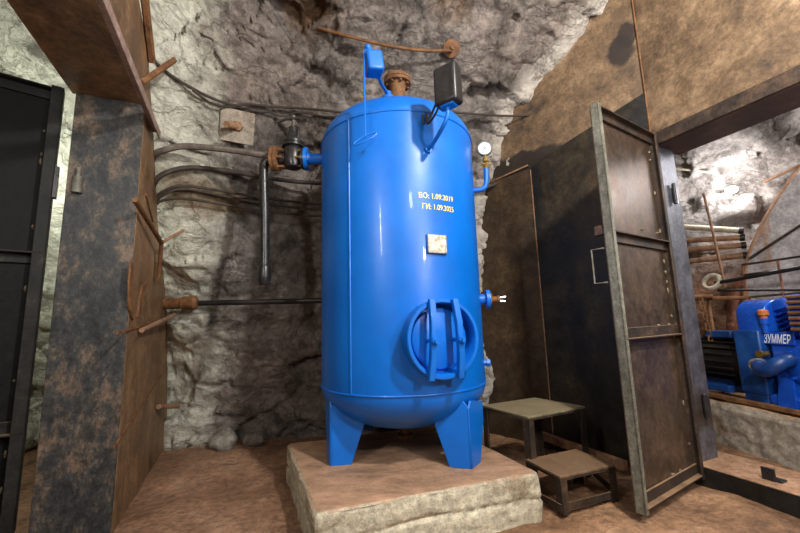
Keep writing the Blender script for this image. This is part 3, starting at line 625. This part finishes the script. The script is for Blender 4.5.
cable('cable', 'thin brown cable right of the switch box', [(.38, 2.78, 2.62), (.48, 2.79, 2.62), (.69, 2.8, 2.6), (.95, 2.94, 2.66), (1.15, 2.9, 2.64)], .009, 'cable', G)
cable('ground_pipe', 'dark pipe end on the rock below the pressure gauge', [(.30, 3.05, 2.02), (.5, 3.08, 2.05), (.72, 3.13, 2.08), (.91, 3.16, 2.15)], .016, 'cable', None, cat='pipe')
# bent rusty strap hanging from rock bolts overhead
SP = thing('rock_strap', 'bent rusty strap hanging from bolts on the rock overhead', 'strap', tuple(on_rock(-.1, 3.2)))
a_, b_ = V((-.52, 2.45, 3.11)), V((.42, 2.50, 2.945))
mid = (a_ + b_) / 2 + V((.02, -.02, -.07))
obj('strap', MB().tube([a_ + V((-.05, 0, .02)), a_, a_.lerp(mid, .5) + V((0, 0, -.005)), mid, mid.lerp(b_, .55) + V((0, 0, -.02)), b_ + V((.02, 0, 0))], .012, 8, smooth=2), 'rust', SP)
for p in (a_ + V((.14, .0, .04)), b_ + V((.02, 0, .02))):
    bp = obj('bearing_plate', MB().lathe(p + V((0, .03, .02)), (-.1, -.8, -.5), [(.065, 0), (.065, .012), (.035, .02)], 10), 'rust', SP)
    obj('bolt', MB().cyl(p + V((0, .03, .02)), p + V((0, -.03, -.015)), .016, 8), 'rust', bp)
p = V((-1.150, 2.50, 2.385))
RB = thing('rock_bolt', 'square plate with a stub bolt on the rock up left of the valve', 'rock bolt', tuple(p))
pn = V((.45, -.83, -.30)).normalized(); px_ = pn.cross(V((0, 0, 1))).normalized(); pz_ = px_.cross(pn)
obj('bearing_plate', MB().box(p, .23, .23, .014, (px_, pz_, pn)), 'ledge', RB, bevel=.004)
obj('bolt', MB().cyl(p, p + V((-.02, -.12, -.05)), .024, 12).lathe(p, pn, [(.045, 0), (.03, .03)], 6), 'wood', RB)
# stone at the foot of the rock
def rock_mb(c, r, sc, seed):
    m = MB().sphere((0, 0, 0), 1, 18); c = V(c)
    return MB().add([c + V((v.x * sc[0], v.y * sc[1], v.z * sc[2])) * r * (1 + .22 * noise.fractal(v * 1.3 + V((seed, 0, 0)), 1, 2, 4)) for v in m.v], m.f)
for c, r, sc, lab in (((-1.44, 3.10, .06), .10, (1, .9, .9), 'larger round grey stone at the foot of the rock wall'), ((-1.22, 3.14, .05), .07, (1.3, .8, .9), 'smaller flat stone right of the round one at the rock foot')):
    o = obj('stone', rock_mb(c, r, sc, r * 37), 'rock', loc=c, angle=60); tag(o, lab, 'stone', 'stones at the rock foot')

# ------------------------------------------------------------------ two step steel stair
ST = thing('step_stool', 'two step steel platform standing right of the concrete block', 'steps', (.85, 2.2, 0))
def slab(pts, z, t): return MB().prism([V((x, y, z - t)) for x, y in pts], (0, 0, t))
U = [(.694, 2.185), (1.12, 2.40), (.915, 2.70), (.506, 2.51)]; Lw = [(.754, 1.955), (1.10, 2.085), (1.01, 2.335), (.665, 2.195)]
plabel(obj('tread', slab(U, .40, .012), 'tread', ST, bevel=.002), 'olive upper tread')
plabel(obj('tread', slab(Lw, .175, .012), 'tread_brown', ST, bevel=.002), 'worn brown lower tread')
def angle_leg(p, z0, z1, d1, d2, w=.042):
    p = V((*p, 0)); d1, d2 = V((*d1, 0)).normalized(), V((*d2, 0)).normalized(); m = MB()
    for a, b in ((d1, d2), (d2, d1)): m.prism([p + V((0, 0, z0)), p + a * w + V((0, 0, z0)), p + a * w + V((0, 0, z1)), p + V((0, 0, z1))], b * .005)
    return m
def dirs(Q, i):
    p = V(Q[i]); return tuple(V(Q[(i + 1) % 4]) - p), tuple(V(Q[i - 1]) - p)
for Q, zt in ((U, .388), (Lw, .163)):
    for i in range(4): obj('leg', angle_leg(Q[i], -.005, zt, *dirs(Q, i)), 'frame', ST)
    for i in range(4):
        a, b = V((*Q[i], 0)), V((*Q[(i + 1) % 4], 0)); d = (b - a).normalized(); n = V((-d.y, d.x, 0))
        obj('top_rail', MB().box((a + b) / 2 + n * .004 + V((0, 0, zt - .006)), (b - a).length, .005, .012, (d, n, up)), 'frame', ST)
for a, b, z in ((Lw[0], Lw[1], .03), (Lw[1], U[1], .03), (Lw[0], U[3], .03), (U[0], U[3], .03)):
    a, b = V((*a, 0)), V((*b, 0)); d = (b - a).normalized(); n = V((-d.y, d.x, 0))
    obj('base_rail', MB().box((a + b) / 2 + n * .004 + V((0, 0, z)), (b - a).length, .005, .035, (d, n, up)), 'frame', ST)

# ------------------------------------------------------------------ right tunnel: ledge and compressor
KD = V((.106, -.994, 0)); KN = V((.994, .106, 0))         # along the ledge towards the camera side; into the ledge
K0 = V((2.345, 2.95, 0))
def K(s, o, z): return K0 + KD * s + KN * o + V((0, 0, z))
def ledge(u, v):
    s = lerp(-.9, 1.5, u)
    pr_ = [(0, -.05), (0, .245), (.03, .285), (1.4, .29)]
    t = v * 3; i = min(2, int(t)); f = t - i; o_, z = lerp(pr_[i][0], pr_[i + 1][0], f), lerp(pr_[i][1], pr_[i + 1][1], f)
    p = K(s, o_, z); d = .02 * noise.fractal(p * 4, 1, 2, 4) + .012 * noise.fractal(p * 14, 1, 2, 3)
    return p - KN * d + V((0, 0, d * .4))
o = obj('concrete_ledge', grid_mesh(140, 60, ledge), 'ledge', loc=tuple(K(0, .3, 0)), angle=60); tag(o, 'long stained concrete ledge carrying the blue compressor', 'ledge')
AX = (KD, KN, up)
CP = thing('compressor', 'blue belt driven compressor with black finned motor on the ledge', 'compressor', tuple(K(.2, .35, .29)))
obj('skid', MB().box(K(.35, .07, .315), 2.0, .05, .03, AX).box(K(.35, .52, .315), 2.0, .05, .03, AX), 'rust', CP, bevel=.004)
# motor at the far end, axis along the ledge
mc = K(-.06, .30, .575)
m = MB().lathe(mc - KD * .22, KD, [(.12, 0), (.165, .02), (.165, .40), (.185, .40), (.185, .46), (.10, .47)], 28)
mot = obj('motor', m, 'sheet_dark', CP); plabel(mot, 'black finned electric motor')
m = MB()
for k in range(22):
    a = 2 * PI * k / 22; e = KN * math.cos(a) + up * math.sin(a); m.box(mc + e * .175 - KD * .03, .36, .030, .006, (KD, e, KD.cross(e)))
obj('fins', m, 'black', mot)
obj('motor_foot', MB().box(K(-.12, .26, .365), .30, .26, .05, AX).box(K(-.12, .30, .405), .24, .18, .05, AX), 'blue_old', mot, bevel=.006)
obj('terminal_box', MB().box(K(-.06, .28, .775), .22, .18, .055, AX), 'blue_old', mot, bevel=.008)
# belt guard: flat casing below, rounded drum above
def dshape(s0, s1, o0, z0, z1, o1, n=14):
    r = (o1 - o0) / 2; cz = z1 - r
    pts = [K(s0, o0, z0)] + [K(s0, (o0 + o1) / 2 - r * math.cos(PI * k / n), cz + r * math.sin(PI * k / n)) for k in range(n + 1)] + [K(s0, o1, z0)]
    return MB().prism(pts, KD * (s1 - s0))
gd_ = obj('flywheel_guard', dshape(.185, .385, .11, .80, 1.03, .33, 22), 'blue_deep', CP, bevel=.012); plabel(gd_, 'bright blue rounded top of the belt guard')
lg = obj('lower_guard', MB().box(K(.26, .17, .60), .18, .18, .44, AX), 'blue_old', CP, bevel=.012); plabel(lg, 'worn blue lower belt guard')
obj('guard_foot', MB().box(K(.26, .18, .355), .16, .18, .07, AX), 'blue_old', CP, bevel=.006)
def KC(s, o, z): return K(s - .01, o - .085, z)
# crankcase, angled cylinders with fins, intercooler, elbow
cr_ = obj('crankcase', MB().box(KC(.60, .40, .56), .44, .38, .40, AX).box(KC(.60, .40, .36), .50, .46, .08, AX), 'blue_deep', CP, bevel=.02)
obj('side_cover', MB().lathe(KC(.60, .22, .60), -KN, [(.13, 0), (.13, .02), (.10, .03), (.05, .04)], 24), 'blue_deep', cr_)
for k in range(8):
    a = k * PI / 4; e = KD * math.cos(a) + up * math.sin(a); obj('bolt', MB().cyl(KC(.60, .2, .60) + e * .115, KC(.60, .175, .60) + e * .115, .011, 6), 'blue_deep', cr_)
def cylinder_bank(tilt, s):
    ax = (up * math.cos(tilt) + KD * math.sin(tilt)).normalized(); base = KC(s, .38, .72)
    pr_ = [(.075, 0)]
    for k in range(6): h = .05 + k * .032; pr_ += [(.078, h), (.115, h + .004), (.115, h + .014), (.078, h + .018)]
    pr_ += [(.11, .25), (.11, .31), (.06, .33)]
    return obj('cylinder', MB().lathe(base, ax, pr_, 24), 'blue_deep', CP)
cylinder_bank(-.35, .50); cylinder_bank(.42, .74)
ic = obj('intercooler', MB().box(KC(.76, .20, .93), .40, .05, .24, AX), 'blue_deep', CP, bevel=.006)
for k in range(7): obj('cooler_tube', MB().cyl(KC(.57, .165, .83 + k * .034), KC(.97, .165, .83 + k * .034), .011, 8), 'rust', ic)
obj('relief_cap', MB().lathe(KC(.385, .20, .90), (0, 0, 1), [(.02, 0), (.02, .02), (.030, .022), (.030, .05), (.02, .06), (.008, .062)], 16), 'orange', CP)
obj('relief_stem', MB().lathe(KC(.385, .20, .80), (0, 0, 1), [(.018, 0), (.018, .06), (.026, .06), (.026, .10)], 10), 'blue_deep', CP)
el = obj('intake_elbow', MB().tube([KC(.37, .12, .59), KC(.39, .10, .565), KC(.45, .08, .56), KC(.50, .09, .60), KC(.52, .13, .63), KC(.52, .22, .64)], .044, 16, smooth=2), 'blue_old', CP)
obj('elbow_band', MB().lathe(KC(.365, .122, .595), V(KC(.39, .10, .57) - KC(.37, .12, .59)), [(.052, 0), (.052, .02)], 16), 'chrome', el)
obj('drain_cock', MB().lathe(KC(.37, .20, .66), -KN, [(.018, 0), (.018, .05), (.025, .05), (.025, .07)], 10), 'brass', CP)
for s_ in (.42, .80): obj('strut_foot', MB().box(KC(s_, .26, .335), .10, .11, .06, AX), 'blue_deep', CP, bevel=.006)
obj('mount_bracket', MB().prism([KC(.41, .16, .33), KC(.52, .16, .33), KC(.52, .16, .50), KC(.45, .16, .52)], KN * .02), 'blue_deep', CP)
vs, fs = text_mesh('\u0417\u0423\u041c\u041c\u0415\u0420', .115, .35)
wid = max(v.x for v in vs) or 1
m = MB(); m.v = [KC(.36 + v.x / wid * .17, .197, .735 + v.y * .7) for v in vs]; m.f = fs
nb = obj('name_panel', MB().box(KC(.445, .205, .765), .20, .012, .08, AX), 'blue_deep', CP, bevel=.003)
plabel(obj('lettering', m, 'white_paint', nb, shade=False), 'white slanted block lettering')

# big grey sheet bulkhead with a curved edge
GD = V((.7, -.7, 0)).normalized(); G0 = V((2.985, 3.215, 0)); GNr = V((.7, .7, 0)).normalized()
def GP(s, z, o=0): return G0 + GD * s + GNr * o + V((0, 0, z))
BS = thing('steel_bulkhead', 'grey rust streaked sheet with a curved edge behind the compressor', 'bulkhead', tuple(GP(.3, 0)))
edge = [(-.03, .30), (-.02, 1.05), (.03, 1.36), (.11, 1.56), (.24, 1.81), (.455, 2.126), (.75, 2.4), (1.1, 2.58), (1.8, 2.7), (1.8, .30)]
obj('sheet', MB().prism([GP(s, z) for s, z in edge], GNr * .01), 'duct', BS)
obj('edge_angle', MB().tube([GP(s, z, -.01) for s, z in edge[:8]], .014, 6, smooth=1), 'wood', BS)
for s0, z0, s1, z1 in ((.06, 1.40, .62, 1.78),):
    obj('brace', MB().tube([GP(s0, z0, -.03), GP(s1, z1, -.03)], .012, 6), 'frame', BS)
# railing in front of it
RLA, RLB = V((2.70, 2.90, 0)), V((2.98, 2.34, 0)); rd = (RLB - RLA).normalized()
RL = thing('railing', 'thin steel railing above the compressor', 'railing', tuple(RLA + V((0, 0, .3))))
for z in (1.315, 1.235, 1.06): obj('rail', MB().tube([RLA + V((0, 0, z)), RLB + V((0, 0, z + .02))], .009, 6), 'frame', RL)
for k in range(4): 
    p = RLA.lerp(RLB, k / 3.); obj('rail_post', MB().tube([p + V((0, 0, .29)), p + V((0, 0, 1.315))], .009, 6), 'redrust', RL)
# pipes through the tunnel
def tpipe(name, label, pts, r, mat, cat='pipe', group=None, seg=10, sm=0):
    o = obj(name, MB().tube(pts, r, seg, smooth=sm), mat, loc=pts[0]); return tag(o, label, cat, group)
tpipe('tunnel_pipe', 'thick black pipe crossing above the compressor', [(2.613, 3.074, 1.19), (2.842, 2.616, 1.247), (2.96, 2.38, 1.27)], .016, 'pipe_dark', group='black pipes over the compressor')
tpipe('tunnel_pipe', 'thinner black pipe under the thick one above the compressor', [(2.619, 3.063, 1.13), (2.833, 2.634, 1.09), (2.95, 2.40, 1.07)], .010, 'pipe_dark', group='black pipes over the compressor')
tpipe('tunnel_pipe', 'rusty pipe ending behind the belt guard top', [(2.52, 3.25, 1.075), (2.71, 2.89, 1.055)], .017, 'rust')
tpipe('tunnel_rod', 'upright brown rod standing before the bright tunnel rock', [(2.615, 3.05, 1.96), (2.625, 3.03, 1.6), (2.645, 3.02, 1.15)], .010, 'wood', 'rod')
tpipe('tunnel_post', 'short upright rusty pipe behind the compressor motor', [(2.60, 3.15, 1.06), (2.60, 3.15, .30)], .012, 'rust', 'post')
for i, (z, y1, lab) in enumerate([(1.83, 1.66, 'pale pipe, topmost of the stack on the tunnel rock'), (1.66, 1.60, 'second pipe of the stack on the tunnel rock'), (1.56, 1.53, 'third pipe of the stack on the tunnel rock'), (1.44, 1.44, 'brown pipe, lowest of the stack on the tunnel rock')]):
    p0, p1 = V((2.62, 3.62, z)), V((3.06, 3.22, y1)); d = (p1 - p0).normalized()
    T = thing('stacked_pipe', lab, 'pipe', tuple(p0), 'pipes stacked on the tunnel rock')
    obj('pipe', MB().cyl(p0, p1, .025, 14), 'wood' if i else 'straw', T); obj('pipe_end', MB().lathe(p1 - d * .03, d, [(.03, 0), (.03, .035), (.022, .035), (.022, .01)], 14), 'pipe_dark', T)
tpipe('steel_strut', 'thick red rusted strut leaning on the tunnel rock', [(2.83, 3.35, .35), (2.95, 3.28, 1.10), (3.16, 3.20, 1.45), (3.75, 3.02, 2.35)], .045, 'redrust', 'strut')
tpipe('tunnel_hose', 'pale hose looped high across the tunnel rock', [(2.55, 3.75, 2.55), (2.75, 3.55, 2.40), (3.05, 3.4, 2.28)], .010, 'straw', 'hose', sm=2)
tpipe('tunnel_cable', 'thin brown cable slung toward the curved sheet', [(3.3, 3.2, 2.10), (3.55, 2.95, 2.22), (3.9, 2.6, 2.40)], .012, 'wood', 'cable', sm=1)
rc = V((2.60, 3.07, 1.205)); m = MB()
for k in range(4): m.tube([rc + V((.012 * k - .02, .01 * k, 0)) + V((.02 * math.sin(a), 0, 0)) + (V((.75, -.6, 0)) * math.cos(a) + V((0, 0, 1)) * math.sin(a)) * (.05 + .008 * (k % 2)) for a in [2 * PI * j / 18 for j in range(18)]], .012, 6, True)
o = obj('rope_coil', m, 'straw', loc=tuple(rc)); tag(o, 'pale rope wound round the black pipe end', 'rope')
CH = thing('hanging_chain', 'rusty chain hanging beside the right door post', 'chain', (2.50, 3.10, 1.06))
m = MB()
for k in range(14):
    c = V((2.50 + .004 * k, 3.10, 1.05 - k * .045)); e = V((1, 0, 0)) if k % 2 else V((0, 1, 0))
    m.tube([c + e * .016 * math.cos(a) + V((0, 0, .03 * math.sin(a))) for a in [2 * PI * j / 12 for j in range(12)]], .006, 6, True)
obj('chain_links', m, 'rust', CH)
tpipe('chain_bar', 'rusty bar the chain hangs from', [(2.42, 3.16, 1.085), (2.56, 3.05, 1.085)], .018, 'rust', 'bar')
# tunnel lamp
TLc = V((3.12, 3.33, 2.08))
TL = thing('tunnel_lamp', 'glaring lamp on the side tunnel rock', 'lamp', tuple(TLc))
plabel(obj('bulb', MB().sphere(TLc, .040, 16, (1.3, 1, .8)), 'bulb', TL), 'lit bulb')
obj('lamp_socket', MB().lathe(TLc + V((.05, .05, .02)), (.6, .7, .15), [(.03, 0), (.04, .03), (.04, .12), (.02, .14)], 14), 'pipe_dark', TL)

# ------------------------------------------------------------------ light
def lamp(name, typ, loc, energy, col, size=.1, target=None, sy=None):
    l = bpy.data.lights.new(name, typ); l.energy = energy; l.color = col
    if typ == 'AREA':
        l.size = size
        if sy: l.shape = 'RECTANGLE'; l.size_y = sy
    else: l.shadow_soft_size = size
    o = bpy.data.objects.new(name, l); COL.objects.link(o); o.location = loc
    if target is not None: o.rotation_euler = (V(target) - V(loc)).to_track_quat('-Z', 'Y').to_euler()
    return o
lamp('key_lamp', 'POINT', (1.25, .26, 3.0), 265, (1, .96, .905), .07)
lamp('low_lamp', 'POINT', (1.35, .10, 1.7), 75, (1, .96, .905), .08)
lamp('second_lamp', 'POINT', (.70, -.1, 2.3), 34, (1, .96, .905), .10)
lamp('doorway_lamp', 'AREA', (-1.0, -.03, 2.05), 19, (1, .97, .9), .05, (-.1, 2.2, 1.4), .8)
lamp('left_tunnel_fill', 'POINT', (-2.35, 1.85, 1.7), 24, (.97, 1, .88), .1)  # unseen fill added to brighten the rock behind the left door leaf
lamp('tunnel_light', 'POINT', (3.06, 3.26, 2.06), 15, (1, .97, .97), .05)
lamp('tunnel_ceiling_light', 'POINT', (3.9, 1.6, 2.6), 75, (1, .95, .92), .2)
lamp('door_sheen_fill', 'POINT', (3.7, 2.2, 2.35), 24, (.97, .97, 1), .2)  # unseen fill added to give the open right door panel its sheen
W = bpy.data.worlds.new('world'); SC.world = W; W.use_nodes = True
W.node_tree.nodes['Background'].inputs[0].default_value = (1, .95, .9, 1); W.node_tree.nodes['Background'].inputs[1].default_value = .05

# ------------------------------------------------------------------ camera
TH, RO = math.radians(8.5), math.radians(1.7)
cd = bpy.data.cameras.new('camera'); cam = bpy.data.objects.new('camera', cd); COL.objects.link(cam)
cd.sensor_width = 36; cd.lens = 370 / 800 * 36; cd.clip_start = .02
Rv = V((math.cos(RO), math.sin(RO) * math.sin(TH), -math.sin(RO) * math.cos(TH))); Uv = V((math.sin(RO), -math.cos(RO) * math.sin(TH), math.cos(RO) * math.cos(TH))); Bv = -V((0, math.cos(TH), math.sin(TH)))
cam.matrix_world = Matrix(((Rv.x, Uv.x, Bv.x, 0), (Rv.y, Uv.y, Bv.y, 0), (Rv.z, Uv.z, Bv.z, .95), (0, 0, 0, 1)))
SC.camera = cam
SC.view_settings.view_transform = 'Standard'; SC.view_settings.look = 'None'; SC.view_settings.exposure = .34; SC.view_settings.gamma = 1
